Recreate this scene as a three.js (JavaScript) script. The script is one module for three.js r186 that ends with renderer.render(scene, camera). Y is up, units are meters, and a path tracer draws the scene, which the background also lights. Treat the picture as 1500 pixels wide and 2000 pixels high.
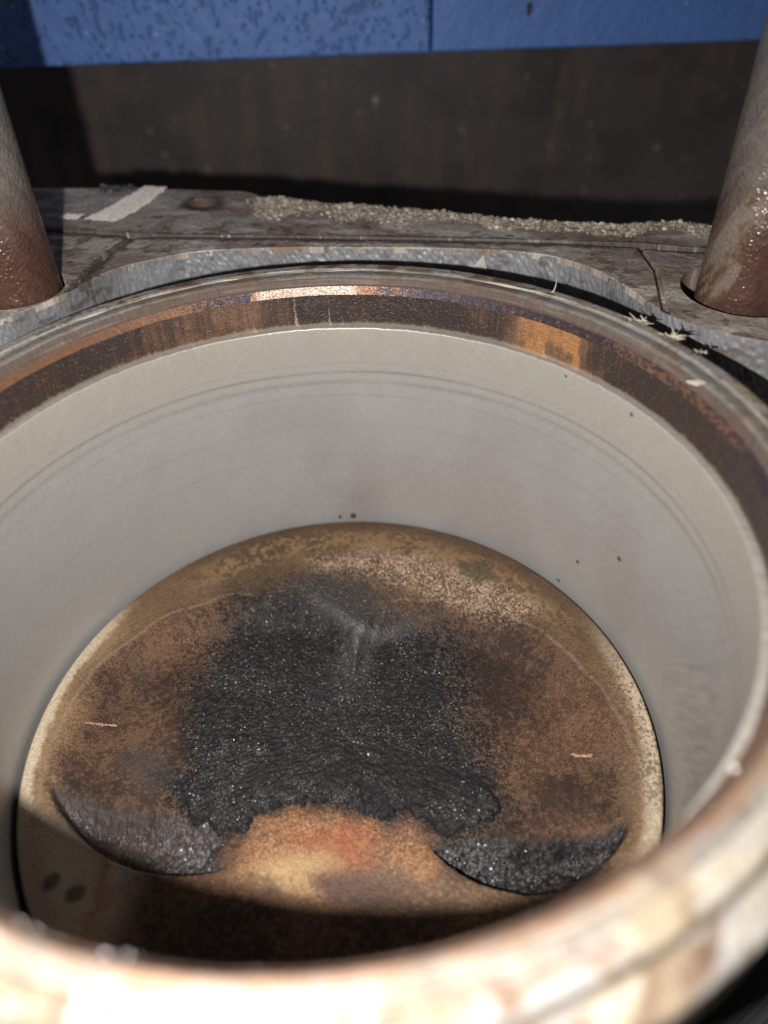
import * as THREE from 'three';
import { mergeGeometries } from 'three/addons/utils/BufferGeometryUtils.js';

// ---------------------------------------------------------------- camera, light, exposure
// Lengths below are written in bore radii and scaled by R when a mesh is made.
const R = 0.085;                                             // bore radius, metres
const scene = new THREE.Scene();
const CAM = { p: [0.519, 1.0773, 1.3056], pitch: -0.715, yaw: 0.27, roll: -0.0267, f: 1494.05 };
const camera = new THREE.PerspectiveCamera(2 * Math.atan(1000 / CAM.f) * 180 / Math.PI, 0.75, 0.005, 20);
camera.position.set(...CAM.p).multiplyScalar(R);
camera.rotation.set(CAM.pitch, CAM.yaw, CAM.roll, 'YXZ');
camera.updateMatrixWorld(true);
camera.focus = 2.55 * R;
camera.userData.fStop = 6.4;
const renderer = new THREE.WebGLRenderer({ antialias: true });
renderer.toneMapping = THREE.LinearToneMapping;
renderer.toneMappingExposure = 1.07;
renderer.shadowMap.enabled = true;
scene.background = new THREE.Color().setRGB(0.072, 0.072, 0.077);   // dim workshop around the engine

// the photographer's small white flash, just beside and below the lens
const FLASH = new THREE.Vector3(0.2137, 0.9634, 1.4927);
const camDir = camera.getWorldDirection(new THREE.Vector3());
{
  const s = new THREE.SpotLight(new THREE.Color().setRGB(1, 0.97, 0.95), 0.235, 0, 1.15, 0.6, 2);
  s.position.copy(FLASH).multiplyScalar(R);
  s.target.position.copy(s.position).addScaledVector(camDir, 0.3);
  s.castShadow = true; s.shadow.radius = 0.11; s.shadow.mapSize.set(2048, 2048);
  s.shadow.camera.near = 0.01; s.shadow.camera.far = 3;
  scene.add(s, s.target);
}

// ---------------------------------------------------------------- maths
const clamp = (x, a = 0, b = 1) => x < a ? a : x > b ? b : x;
const ss = (a, b, x) => { const t = clamp((x - a) / (b - a)); return t * t * (3 - 2 * t); };
const mix = (a, b, t) => a + (b - a) * t;
const mix3 = (a, b, t) => [a[0] + (b[0] - a[0]) * t, a[1] + (b[1] - a[1]) * t, a[2] + (b[2] - a[2]) * t];
let seed = 12345;
const rnd = () => { seed = (seed * 1664525 + 1013904223) >>> 0; return seed / 4294967296; };
const T = new Float32Array(65536); for (let i = 0; i < 65536; i++) T[i] = rnd();
const hash = (i, j) => T[((Math.imul(i, 73856093) ^ Math.imul(j, 19349663)) >>> 3) & 65535];
function vn(x, y) {
  const i = Math.floor(x), j = Math.floor(y); let u = x - i, v = y - j;
  u = u * u * (3 - 2 * u); v = v * v * (3 - 2 * v);
  const a = hash(i, j), b = hash(i + 1, j), c = hash(i, j + 1), d = hash(i + 1, j + 1);
  return a + (b - a) * u + (c - a) * v + (a - b - c + d) * u * v;
}
function fbm(x, y, n = 4) {
  let s = 0, a = 0.5, t = 0;
  for (let k = 0; k < n; k++) { s += a * vn(x + k * 17.3, y - k * 9.1); t += a; a *= 0.5; x = x * 2.03; y = y * 2.03; }
  return s / t;
}
const CM = camera.matrixWorld.elements;
function ray(u, v) {
  const a = (u - 750) / CAM.f, b = (1000 - v) / CAM.f;
  return new THREE.Vector3(CM[0] * a + CM[4] * b - CM[8], CM[1] * a + CM[5] * b - CM[9], CM[2] * a + CM[6] * b - CM[10]).normalize();
}
const EYE = new THREE.Vector3(...CAM.p);
function pix(u, v, y = 0) { const d = ray(u, v); return EYE.clone().addScaledVector(d, (y - EYE.y) / d.y); }   // photo point on a level surface
function pixBore(u, v) {                                                                                       // photo point on the bore wall (far side)
  const d = ray(u, v), a = d.x * d.x + d.z * d.z, b = EYE.x * d.x + EYE.z * d.z, c = EYE.x ** 2 + EYE.z ** 2 - 1;
  return EYE.clone().addScaledVector(d, (-b + Math.sqrt(b * b - a * c)) / a);
}
const azOf = (p) => Math.atan2(-p.z, p.x);
function table(pts) {                                        // piecewise smooth 1-D table
  return (x) => {
    if (x <= pts[0][0]) return pts[0][1];
    for (let i = 1; i < pts.length; i++) if (x <= pts[i][0]) { const [a, p] = pts[i - 1], [b, q] = pts[i]; return mix(p, q, ss(a, b, x)); }
    return pts[pts.length - 1][1];
  };
}
function sdPoly(P, x, y) {                                   // signed distance, negative inside
  let d = 1e9, s = 1;
  for (let i = 0, j = P.length - 1; i < P.length; j = i++) {
    const ex = P[j][0] - P[i][0], ey = P[j][1] - P[i][1], wx = x - P[i][0], wy = y - P[i][1];
    const t = clamp((wx * ex + wy * ey) / (ex * ex + ey * ey)), bx = wx - ex * t, by = wy - ey * t;
    const dd = bx * bx + by * by; if (dd < d) d = dd;
    const c1 = y >= P[i][1], c2 = y < P[j][1], c3 = ex * wy > ey * wx;
    if ((c1 && c2 && c3) || (!c1 && !c2 && !c3)) s = -s;
  }
  return s * Math.sqrt(d);
}

// ---------------------------------------------------------------- textures and materials
const LUT = new Uint8Array(4097); for (let i = 0; i <= 4096; i++) { const l = i / 4096; LUT[i] = Math.round(255 * (l <= 0.0031308 ? 12.92 * l : 1.055 * l ** (1 / 2.4) - 0.055)); }
function colorTex(w, h, fn, wrap = THREE.ClampToEdgeWrapping) {   // fn(u, v) -> linear rgb
  const d = new Uint8Array(w * h * 4);
  for (let j = 0; j < h; j++) for (let i = 0; i < w; i++) {
    const c = fn((i + 0.5) / w, (j + 0.5) / h), o = (j * w + i) * 4;
    d[o] = LUT[(clamp(c[0]) * 4096) | 0]; d[o + 1] = LUT[(clamp(c[1]) * 4096) | 0]; d[o + 2] = LUT[(clamp(c[2]) * 4096) | 0]; d[o + 3] = 255;
  }
  const t = new THREE.DataTexture(d, w, h); t.colorSpace = THREE.SRGBColorSpace; t.magFilter = THREE.LinearFilter; t.minFilter = THREE.LinearFilter;
  t.wrapS = t.wrapT = wrap; t.needsUpdate = true; return t;
}
function dataTex(w, h, fn, wrap = THREE.ClampToEdgeWrapping) {    // fn(u, v) -> 0..1 grey
  const d = new Uint8Array(w * h * 4);
  for (let j = 0; j < h; j++) for (let i = 0; i < w; i++) {
    const c = clamp(fn((i + 0.5) / w, (j + 0.5) / h)) * 255, o = (j * w + i) * 4;
    d[o] = d[o + 1] = d[o + 2] = c; d[o + 3] = 255;
  }
  const t = new THREE.DataTexture(d, w, h); t.magFilter = THREE.LinearFilter; t.minFilter = THREE.LinearFilter; t.wrapS = t.wrapT = wrap; t.needsUpdate = true; return t;
}
const std = (o) => new THREE.MeshPhysicalMaterial(o);

// ---------------------------------------------------------------- mesh helpers
function mesh(name, geo, mat, parent) {
  geo.scale(R, R, R); geo.computeBoundingSphere();
  const m = new THREE.Mesh(geo, mat); m.name = name; m.castShadow = m.receiveShadow = true; (parent ?? scene).add(m); return m;
}
function thing(name, label, category, group) {
  const g = new THREE.Group(); g.name = name; g.userData = { label, category }; if (group) g.userData.group = group; scene.add(g); return g;
}
function tag(o, label, category, group) { o.userData = { label, category }; if (group) o.userData.group = group; return o; }
function grid(nu, nv, fn, wrapU = false) {                    // fn(i / nu, j / nv) -> [x, y, z, u, v]
  const pos = [], uv = [], idx = [];
  for (let j = 0; j <= nv; j++) for (let i = 0; i <= nu; i++) { const p = fn(i / nu, j / nv); pos.push(p[0], p[1], p[2]); uv.push(p[3], p[4]); }
  for (let j = 0; j < nv; j++) for (let i = 0; i < nu; i++) { const a = j * (nu + 1) + i, b = a + 1, c = a + nu + 1, d = c + 1; idx.push(a, b, d, a, d, c); }
  const g = new THREE.BufferGeometry(); g.setAttribute('position', new THREE.Float32BufferAttribute(pos, 3)); g.setAttribute('uv', new THREE.Float32BufferAttribute(uv, 2)); g.setIndex(idx); g.computeVertexNormals();
  if (wrapU) { const n = g.attributes.normal; for (let j = 0; j <= nv; j++) { const a = j * (nu + 1), b = a + nu; const v = new THREE.Vector3(n.getX(a) + n.getX(b), n.getY(a) + n.getY(b), n.getZ(a) + n.getZ(b)).normalize(); n.setXYZ(a, v.x, v.y, v.z); n.setXYZ(b, v.x, v.y, v.z); } }
  return g;
}
const TAU = Math.PI * 2;
// surface of revolution through [r, y] points; u runs with the angle, v with the length along the profile
function revolve(profile, seg, flip = true, rFn) {
  const L = [0]; for (let i = 1; i < profile.length; i++) L.push(L[i - 1] + Math.hypot(profile[i][0] - profile[i - 1][0], profile[i][1] - profile[i - 1][1]));
  const n = profile.length - 1;
  return grid(seg, n, (u, v) => {
    const k = Math.round(v * n), [r, y] = profile[k], a = (flip ? u : -u) * TAU;
    const rr = rFn ? rFn(r, y, a) : [r, y];
    return [rr[0] * Math.cos(a), rr[1], -rr[0] * Math.sin(a), flip ? u : 1 - u, L[k] / L[n]];
  }, true);
}

// ---------------------------------------------------------------- cylinder liner
const BAND_LO = -0.162;
const azPx = (u, v, y) => { const p = pix(u, v, y); return azOf(p); };
const azB = (u, v) => azOf(pixBore(u, v));
const liner = thing('cylinder_liner', 'grey worn cylinder liner with scorched black and rust collar around the piston', 'cylinder liner');
{
  const drips = [[azB(580, 636), 0.075, 0.010], [azB(644, 634), 0.055, 0.006], [azB(668, 634), 0.02, 0.003], [azB(825, 640), 0.022, 0.003], [azB(500, 655), 0.014, 0.012], [azB(1055, 690), 0.016, 0.02]];
  const CR = 1.022, TOP = -0.052, SEG = 720, BOT = -1.75;      // the top of the bore is relieved: collar radius, collar top
  // worn bore wall, its rounded top lip and the narrow ledge behind it
  const wp = [[CR + 0.001, BAND_LO - 0.001], [1.006, BAND_LO], [1.002, BAND_LO - 0.002], [1.0003, BAND_LO - 0.006]];
  for (let k = 1; k <= 40; k++) wp.push([1.0003 + 0.002 * ss(0, 0.1, k / 40), mix(BAND_LO - 0.006, BOT, k / 40)]);
  const wallGeo = revolve(wp, SEG, true, (r, y, a) => [r, y + (y > BAND_LO - 0.02 ? 0.0035 * (fbm(a * 30, 3.1, 3) - 0.5) + 0.003 * (vn(a * 160, 7.7) - 0.5) : 0)]);
  { const p = wallGeo.attributes.position, uv = wallGeo.attributes.uv; for (let k = 0; k < p.count; k++) uv.setY(k, (p.getY(k) - BOT) / (0 - BOT)); }
  const dots = [[azB(1105, 735), pixBore(1105, 735).y, 0.005], [azB(1233, 810), pixBore(1233, 810).y, 0.007], [azB(1127, 1098), pixBore(1127, 1098).y, 0.008], [azB(1208, 1092), pixBore(1208, 1092).y, 0.010], [azB(1090, 1134), pixBore(1090, 1134).y, 0.008]];
  const aHone = azB(1350, 1480), wearC = azB(700, 760);
  const wallTex = colorTex(2048, 1024, (u, v) => {
    const a = u * TAU, y = mix(BOT, 0, v);
    const cx = Math.cos(a) * 3, cz = Math.sin(a) * 3;
    let c = [0.392, 0.383, 0.365];
    const warm = ss(-0.46, -0.20, y + 0.10 * (fbm(cx + 4, cz + y * 2, 3) - 0.5));
    c = mix3(c, [0.425, 0.392, 0.336], warm * 0.8);
    const pink = ss(0.50, 0.68, fbm(cx * 0.9 + 11, cz * 0.9 - y * 1.6, 3)) * ss(-0.35, -0.5, y);
    c = mix3(c, [0.365, 0.338, 0.325], pink * 0.8);
    // ring-reversal wear lines
    for (const [y0, w, k] of [[-0.335, 0.006, 0.26], [-0.375, 0.010, 0.18], [-0.43, 0.005, 0.09], [-0.70, 0.006, 0.06], [-0.30, 0.004, 0.07], [-0.56, 0.012, 0.05]]) {
      const d = (y - y0 - 0.012 * (fbm(cx * 0.5, cz * 0.5 + y0 * 9, 2) - 0.5)) / w;
      const f = 1 - k * Math.exp(-d * d) * (0.35 + 0.9 * fbm(cx * 1.3 + y0 * 20, cz * 1.3, 2)); c = [c[0] * f, c[1] * f, c[2] * f];
    }
    // fine vertical scuffs and grain
    const st = fbm(a * 260, y * 6, 2), gr = hash(u * 2048 | 0, v * 1024 | 0), g2 = vn(a * 300, y * 300);
    let f = 1 + 0.05 * (st - 0.5) + 0.12 * (gr - 0.5) + 0.08 * (g2 - 0.5);
    if (hash(u * 1024 | 0, (v * 512 | 0) + 999) > 0.9975) f *= 1.22;
    // faint crossed honing marks, left coarse where the wall is scuffed on one side
    f *= 1 + 0.07 * (vn((a + y) * 150, (a - y) * 9) - 0.5) + 0.05 * (vn((a - y) * 150 + 31, (a + y) * 9) - 0.5);
    { let da = a - aHone; if (da > Math.PI) da -= TAU; if (da < -Math.PI) da += TAU; const w = Math.exp(-((da / 0.30) ** 2) - (((y + 0.72) / 0.26) ** 2)); if (w > 0.02) f *= 1 + w * (0.40 * (vn((da + y * 0.8) * 75, (da - y) * 7) - 0.55) + 0.2 * (vn((da + y * 0.8) * 180, (da - y) * 12) - 0.5)); }
    // dirt specks
    for (const [da, dy, r] of dots) { const q = Math.hypot(a - da, y - dy) / r; if (q < 1.3) f *= mix(0.30, 1, ss(0.7, 1.2, q)); }
    // thin soot scuff lines just below the collar
    f *= 1 - 0.07 * ss(0.74, 0.86, vn(a * 190, y * 9)) * ss(-0.26, -0.17, y);
    // residue patch above the piston on the far side
    const p = Math.hypot((a - azB(690, 960)) / 0.10, (y + 0.93) / 0.14); f *= 1 - 0.16 * Math.exp(-p * p) * (0.5 + fbm(a * 60, y * 60, 3));
    return [c[0] * f, c[1] * f, c[2] * f];
  });
  // honing: crossed fine scratches
  const hone = dataTex(2048, 1024, (u, v) => {
    const a = u * TAU, y = mix(BOT, 0, v);
    const s1 = vn((a * 0.9 + y * 0.35) * 22, (y - a * 0.35) * 170), s2 = vn((a * 0.9 - y * 0.35) * 22 + 50, (y + a * 0.35) * 170), s3 = vn(a * 520, y * 14);
    return 0.5 + 0.3 * (s1 - 0.5) + 0.3 * (s2 - 0.5) + 0.25 * (s3 - 0.5) + 0.15 * (hash(u * 2048 | 0, v * 1024 | 0) - 0.5);
  });
  mesh('bore_wall', wallGeo, std({ map: wallTex, bumpMap: hone, bumpScale: 0.00004, roughness: 0.42, metalness: 0.32, side: THREE.DoubleSide }), liner);

  // scorched collar above the ring travel
  const A = { o0: azB(1010, 640), o1: azB(1128, 680), l0: azB(500, 620), l1: azB(120, 740), k0: azB(540, 610), k1: azB(840, 610) };
  const BH = TOP - BAND_LO + 0.02;
  const rust = table([[A.o0 - 0.9, 0.0], [azB(1240, 720), 0.12], [A.o1 - 0.03, 0.30], [A.o1 + 0.005, 0.6], [A.o0, 0.6], [A.o0 + 0.06, 0.25], [A.k1, 0.06], [A.k0 - 0.08, 0.12], [A.k0, 0.30], [A.l0, 0.52], [azB(380, 650), 0.40], [azB(250, 690), 0.26], [A.l1, 0.10], [A.l1 + 0.5, 0.1]]);
  const bandCol = (a, t, y) => {                              // t: 0 bottom .. 1 top
    const n = fbm(a * 55, y * 90, 4), st = fbm(a * 150, y * 10, 3), n2 = fbm(a * 14, y * 12 + 3, 3), fine = vn(a * 380, y * 380);
    let r = rust(a) + 0.55 * (n2 - 0.5);
    const m = ss(0.30, 0.75, r * (0.45 + 0.75 * st) + 0.45 * (n - 0.5));
    let c = mix3([0.036, 0.025, 0.023], [0.034, 0.020, 0.015], n2);
    c = mix3(c, [0.105, 0.055, 0.032], ss(0.1, 0.6, r + 0.5 * (st - 0.5)) * 0.9);
    const wob = 0.05 * (fbm(a * 40, y * 22, 3) - 0.5) + 0.03 * (st - 0.5), isOrange = ss(A.o1 - 0.012, A.o1 + 0.012, a + wob * 0.5) * ss(A.o0 + 0.05, A.o0 - 0.05, a + wob * 1.6) * ss(0.62, 0.35, fbm(a * 30 + 2, y * 14, 3) - 0.12);
    c = mix3(c, mix3(mix3([0.17, 0.085, 0.044], [0.27, 0.145, 0.075], fine), mix3([0.24, 0.100, 0.030], [0.40, 0.19, 0.066], fine), isOrange), mix(m * 0.55, 0.9, isOrange));
    const f = 0.8 + 0.4 * fine; c = [c[0] * f, c[1] * f, c[2] * f];
    if (hash(a * 900 | 0, (y * 900 | 0) + 77) > 0.985) c = mix3(c, [0.5, 0.42, 0.34], 0.55);       // pale grains stuck in the soot
    const up = y - BAND_LO;                                    // pale residue scraped up from the lip
    for (const [da, h, w] of drips) { const hh = h * 2.2, ww = w * (0.25 + 0.75 * Math.max(0, 1 - up / (h * 0.6))), q = Math.abs(a - da + 0.006 * (vn(y * 90, 2) - 0.5)) / ww; if (q < 1 && up < hh) c = mix3(c, [0.36, 0.29, 0.21], (1 - q * q) * ss(hh, hh * 0.3, up) * 0.8); }
    const lip = 0.010 + 0.016 * vn(a * 90, 3.3) * vn(a * 23, 9.1) + 0.012 * Math.max(0, vn(a * 260, 4.4) - 0.7); c = mix3(c, [0.30, 0.25, 0.19], ss(lip, lip * 0.2, up) * 0.5);
    return c;
  };
  const bandTex = colorTex(2048, 192, (u, v) => bandCol(u * TAU, v, mix(BAND_LO - 0.02, TOP, v)));
  const bandBump = dataTex(2048, 192, (u, v) => { const a = u * TAU, y = mix(BAND_LO, TOP, v); return 0.5 * fbm(a * 200, y * 200, 3) + 0.5 * vn(a * 420, y * 420); });
  const bandRough = dataTex(1024, 96, (u, v) => { const a = u * TAU; return 0.42 + 0.35 * rust(a) + 0.22 * (fbm(a * 40, v * 8, 3) - 0.5); });
  const bandGeo = grid(SEG, 16, (u, v) => { const a = u * TAU, y = mix(BAND_LO - 0.002, TOP, v), r = CR + 0.002 * (fbm(a * 60, y * 60, 3) - 0.5); return [r * Math.cos(a), y, -r * Math.sin(a), u, (y - BAND_LO + 0.02) / (TOP - BAND_LO + 0.02)]; }, true);
  const band = mesh('scorched_collar', bandGeo, std({ map: bandTex, bumpMap: bandBump, bumpScale: 0.00022, roughnessMap: bandRough, roughness: 1, metalness: 0, side: THREE.DoubleSide }), liner);
  band.userData.label = 'black and rust orange scorched collar along the top of the bore';

  // copper coloured chamfer
  const copper = table([[0.0, 0.5], [azB(1480, 905), 0.3], [azB(1400, 820), 0.62], [azB(1230, 700), 0.62], [azB(1130, 650), 0.45], [azB(1000, 602), 0.4], [azB(830, 575), 0.35], [azB(760, 570), 0.55], [azB(690, 568), 1], [azB(500, 577), 1], [azB(485, 580), 0.4], [azB(430, 588), 0.5], [azB(330, 612), 0.9], [azB(20, 745), 1], [azB(20, 745) + 0.6, 0.95], [4.2, 1.0], [5.9, 1.0], [6.28, 0.6]]);
  const chamTex = colorTex(2048, 64, (u, v) => {
    const a = u * TAU, n = fbm(a * 90, v * 3, 4), f2 = vn(a * 420, v * 9);
    const m = ss(0.38, 0.62, copper(a) * 0.8 + 0.55 * (n - 0.5) + 0.3 * (f2 - 0.5));
    const pale = ss(azB(700, 568), azB(690, 568), a) * ss(azB(495, 577), azB(505, 577), a);  // bright highlight on the far chamfer, painted in as a paler colour
    let c = mix3([0.06, 0.045, 0.052], mix3([0.235, 0.125, 0.074], [0.42, 0.32, 0.25], pale), m);
    const f = 0.8 + 0.4 * f2; return [c[0] * f, c[1] * f, c[2] * f];
  });
  const chamGeo = revolve([[CR, TOP], [CR + 0.003, TOP + 0.005], [1.0285, -0.038], [1.033, -0.030], [1.034, -0.027]], 900, true, (r, y, a) => [r + 0.002 * (vn(a * 120, r * 90) - 0.5) * (r > 1.023 && r < 1.033 ? 1 : 0), y + 0.003 * (fbm(a * 60, 5, 3) - 0.5) * (r < 1.033 ? 1 : 0)]);
  mesh('chamfer', chamGeo, std({ map: chamTex, roughness: 0.38, metalness: 0.45, bumpMap: bandBump, bumpScale: 0.00012, side: THREE.DoubleSide }), liner);

  // flange: seal ring, raised dirty outer ring, outer wall
  const prof = [[1.034, -0.027], [1.040, -0.023], [1.044, -0.010], [1.050, -0.001], [1.058, 0.0035], [1.082, 0.0035], [1.088, 0.000], [1.091, 0.006], [1.096, 0.009], [1.128, 0.008], [1.137, 0.002], [1.140, -0.008], [1.140, -0.050], [1.146, -0.058], [1.190, -0.060], [1.198, -0.068], [1.198, -0.26], [1.13, -0.275], [1.13, -4.25]];
  const fine = [prof[0]];
  for (let i = 1; i < prof.length; i++) { const n = i < 13 ? 3 : 4; for (let k = 1; k <= n; k++) fine.push([mix(prof[i - 1][0], prof[i][0], k / n), mix(prof[i - 1][1], prof[i][1], k / n)]); }
  const flangeGeo = revolve(fine, 720, true, (r, y, a) => [r + 0.0025 * (fbm(a * 24, r * 30, 2) - 0.5), y + (y > -0.02 ? 0.003 * (fbm(a * 40 + 9, r * 60, 3) - 0.5) : 0)]);
  // lay the texture over radius instead of profile length
  { const p = flangeGeo.attributes.position, uv = flangeGeo.attributes.uv; for (let i = 0; i < p.count; i++) { const r = Math.hypot(p.getX(i), p.getZ(i)), y = p.getY(i); uv.setY(i, y > -0.03 ? (r - 1.03) / 0.11 * 0.5 : 0.5 + clamp((-y + (r - 1.14) * 0.8) / 0.3) * 0.5); } }
  const flTex = colorTex(2048, 256, (u, v) => {
    const a = u * TAU, r = 1.03 + Math.min(v, 0.5) * 0.22, x = Math.cos(a) * r, z = -Math.sin(a) * r, y = v > 0.5 ? -(v - 0.5) * 0.6 : 0;
    const b = fbm(x * 9 + 3, z * 9 + y * 9, 4), b2 = fbm(x * 30, z * 30 + y * 40, 4), fi = vn(x * 160, z * 160 + y * 160), arc = fbm(a * 5, r * 160 + y * 50, 3);
    let c = mix3([0.20, 0.186, 0.170], [0.36, 0.335, 0.30], b2);
    c = mix3(c, [0.135, 0.078, 0.040], ss(0.44, 0.58, b + 0.5 * (b2 - 0.5) + 0.25 * (arc - 0.5)) * 0.88);            // brown stain
    c = mix3(c, [0.085, 0.045, 0.026], ss(0.54, 0.66, b2 + 0.35 * (arc - 0.5)) * 0.7);         // dark specks
    c = mix3(c, [0.36, 0.30, 0.20], ss(0.55, 0.7, fbm(x * 6 - 8, z * 6 + 2 + y * 9, 3)) * 0.55); // yellowish dried oil
    if (v < 0.28) c = mix3(c, mix3([0.105, 0.098, 0.090], [0.20, 0.185, 0.165], b2), 0.35 + 0.5 * ss(0.62, 0.4, b));                                    // seal ring: bare dark steel
    c = mix3(c, [0.19, 0.088, 0.038], ss(0.22, 0.08, v + 0.22 * (b2 - 0.5) + 0.2 * (b - 0.5)) * ss(3.2, 3.9, a) * 0.75);         // rust creeping from the inner edge
    if (v < 0.085) c = mix3(c, [0.085, 0.055, 0.040], 0.85);                                   // sooty groove
    const sc = ss(0.62, 0.75, fbm(a * 7, r * 420, 2)) * (v > 0.24 && v < 0.30 ? 1 : 0.12); c = mix3(c, [0.62, 0.58, 0.5], sc * 0.6); // bright scratches
    const f = 0.84 + 0.32 * fi; return [c[0] * f, c[1] * f, c[2] * f];
  });
  const flBump = dataTex(2048, 256, (u, v) => { const a = u * TAU, r = 1.03 + v * 0.22; return 0.6 * fbm(a * 130, r * 130, 4) + 0.4 * vn(a * 12, r * 600); });
  mesh('flange', flangeGeo, std({ map: flTex, bumpMap: flBump, bumpScale: 0.00025, roughness: 0.72, metalness: 0.0, side: THREE.DoubleSide }), liner);
}

// ---------------------------------------------------------------- piston
const PY = -1.0356, PR = 0.984;
const rhoT = table([[-1.2, 0.935], [-0.3, 0.935], [0.0, 0.94], [0.2, 0.90], [0.37, 0.87], [0.54, 0.832], [0.72, 0.80], [0.93, 0.741], [1.15, 0.66], [1.45, 0.585], [1.60, 0.52], [1.714, 0.385], [1.85, 0.49], [2.05, 0.58], [2.3, 0.66], [2.55, 0.748], [2.85, 0.835], [3.16, 0.896], [3.42, 0.915], [3.9, 0.935]]);
const PK = [{ c: [0.5595, -0.0036], r: 0.3534, l0: [0.40, 0.235], l1: [0.90, 0.085], d: 0.078 }, { c: [-0.455, 0.029], r: 0.5145, l0: [-0.82, 0.385], l1: [-0.20, 0.345], d: 0.08 }];
function pocket(k, x, z) {                                    // depth share 0..1 inside a valve pocket
  const p = PK[k], e = p.r - Math.hypot(x - p.c[0], z - p.c[1]);
  if (e < -0.02) return 0;
  const nx = -(p.l1[1] - p.l0[1]), nz = p.l1[0] - p.l0[0], L = Math.hypot(nx, nz), t = ((x - p.l0[0]) * nx + (z - p.l0[1]) * nz) / L;
  const inner = k ? ss(-0.20, -0.30, x + 0.05 * (vn(x * 30, z * 30) - 0.5)) : 1;
  return inner * ss(-0.004, 0.012, e + 0.006 * (fbm(x * 40, z * 40, 3) - 0.5)) * ss(-0.012, 0.10, t + 0.03 * (fbm(x * 22, z * 22, 3) - 0.5));
}
function bowl(x, z) {
  const r = Math.hypot(x, z), a0 = Math.atan2(-z, x), a = a0 < -1.2 ? a0 + TAU : a0, rho = rhoT(a);
  let h = -0.075 * ss(rho + 0.005, rho - 0.17, r);
  const dx = x + 0.052, dz = z + 0.36;                         // low ridge running in from the cusp
  h += 0.020 * Math.exp(-((dx / (0.03 + 0.4 * Math.max(0, dz))) ** 2)) * ss(-0.03, 0.03, dz) * Math.exp(-Math.max(0, dz) / 0.09);
  return h;
}
const crownBase = (x, z) => bowl(x, z) - PK[0].d * pocket(0, x, z) - PK[1].d * pocket(1, x, z);
function pixCrown(u, v) { let p = pix(u, v, PY); for (let k = 0; k < 12; k++) p = pix(u, v, mix(p.y, PY + crownBase(p.x, p.z), 0.7)); return [p.x, p.z]; }
const trace = (l) => l.map(([u, v]) => pixCrown(u, v));
const POLY = {
  black: trace([[640, 1118], [720, 1150], [760, 1185], [860, 1225], [905, 1270], [915, 1340], [910, 1400], [935, 1430], [960, 1480], [965, 1540], [985, 1580], [935, 1625], [880, 1640], [840, 1620], [800, 1580], [760, 1605], [700, 1588], [640, 1572], [560, 1580], [500, 1598], [480, 1630], [430, 1640], [380, 1612], [335, 1560], [300, 1510], [370, 1500], [365, 1400], [372, 1330], [400, 1270], [440, 1215], [470, 1185], [560, 1140]]),
  crust: trace([[430, 1440], [560, 1420], [720, 1410], [860, 1400], [930, 1428], [955, 1480], [962, 1545], [985, 1582], [935, 1622], [880, 1636], [845, 1618], [800, 1578], [762, 1604], [700, 1588], [640, 1572], [560, 1580], [500, 1598], [478, 1630], [430, 1638], [382, 1610], [350, 1560], [385, 1500]]),
  orange: trace([[500, 1595], [600, 1570], [690, 1585], [760, 1605], [810, 1590], [850, 1630], [870, 1690], [840, 1735], [760, 1750], [640, 1765], [540, 1745], [465, 1712], [470, 1660]]),
  cream: trace([[470, 1712], [560, 1672], [640, 1668], [660, 1690], [600, 1712], [600, 1740], [540, 1742]]),
  red: trace([[590, 1640], [680, 1615], [720, 1640], [700, 1692], [650, 1690], [600, 1665]]),
  sootPatch: trace([[610, 1712], [700, 1698], [790, 1700], [850, 1740], [820, 1780], [640, 1775]]),
  pale: trace([[600, 1090], [720, 1072], [840, 1085], [960, 1130], [1060, 1190], [1000, 1215], [900, 1185], [800, 1150], [690, 1120], [620, 1110]]),
  nearBlack: trace([[210, 1660], [330, 1668], [440, 1725], [560, 1758], [760, 1768], [1100, 1755], [1100, 1900], [200, 1900], [180, 1800], [200, 1740]]),
  thin: trace([[600, 1112], [680, 1105], [780, 1150], [860, 1195], [800, 1200], [735, 1215], [702, 1240], [668, 1212], [610, 1175], [540, 1150]]),
  darkL: trace([[250, 1460], [310, 1455], [340, 1520], [290, 1550], [240, 1510]]),
  ringGreen: trace([[890, 1095], [950, 1095], [975, 1130], [930, 1145], [895, 1120]]),
};
function masks(x, z) {
  const wx = x + 0.035 * (fbm(x * 14, z * 14, 4) - 0.5), wz = z + 0.035 * (fbm(x * 14 + 40, z * 14, 4) - 0.5);
  return [wx, wz];
}
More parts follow.
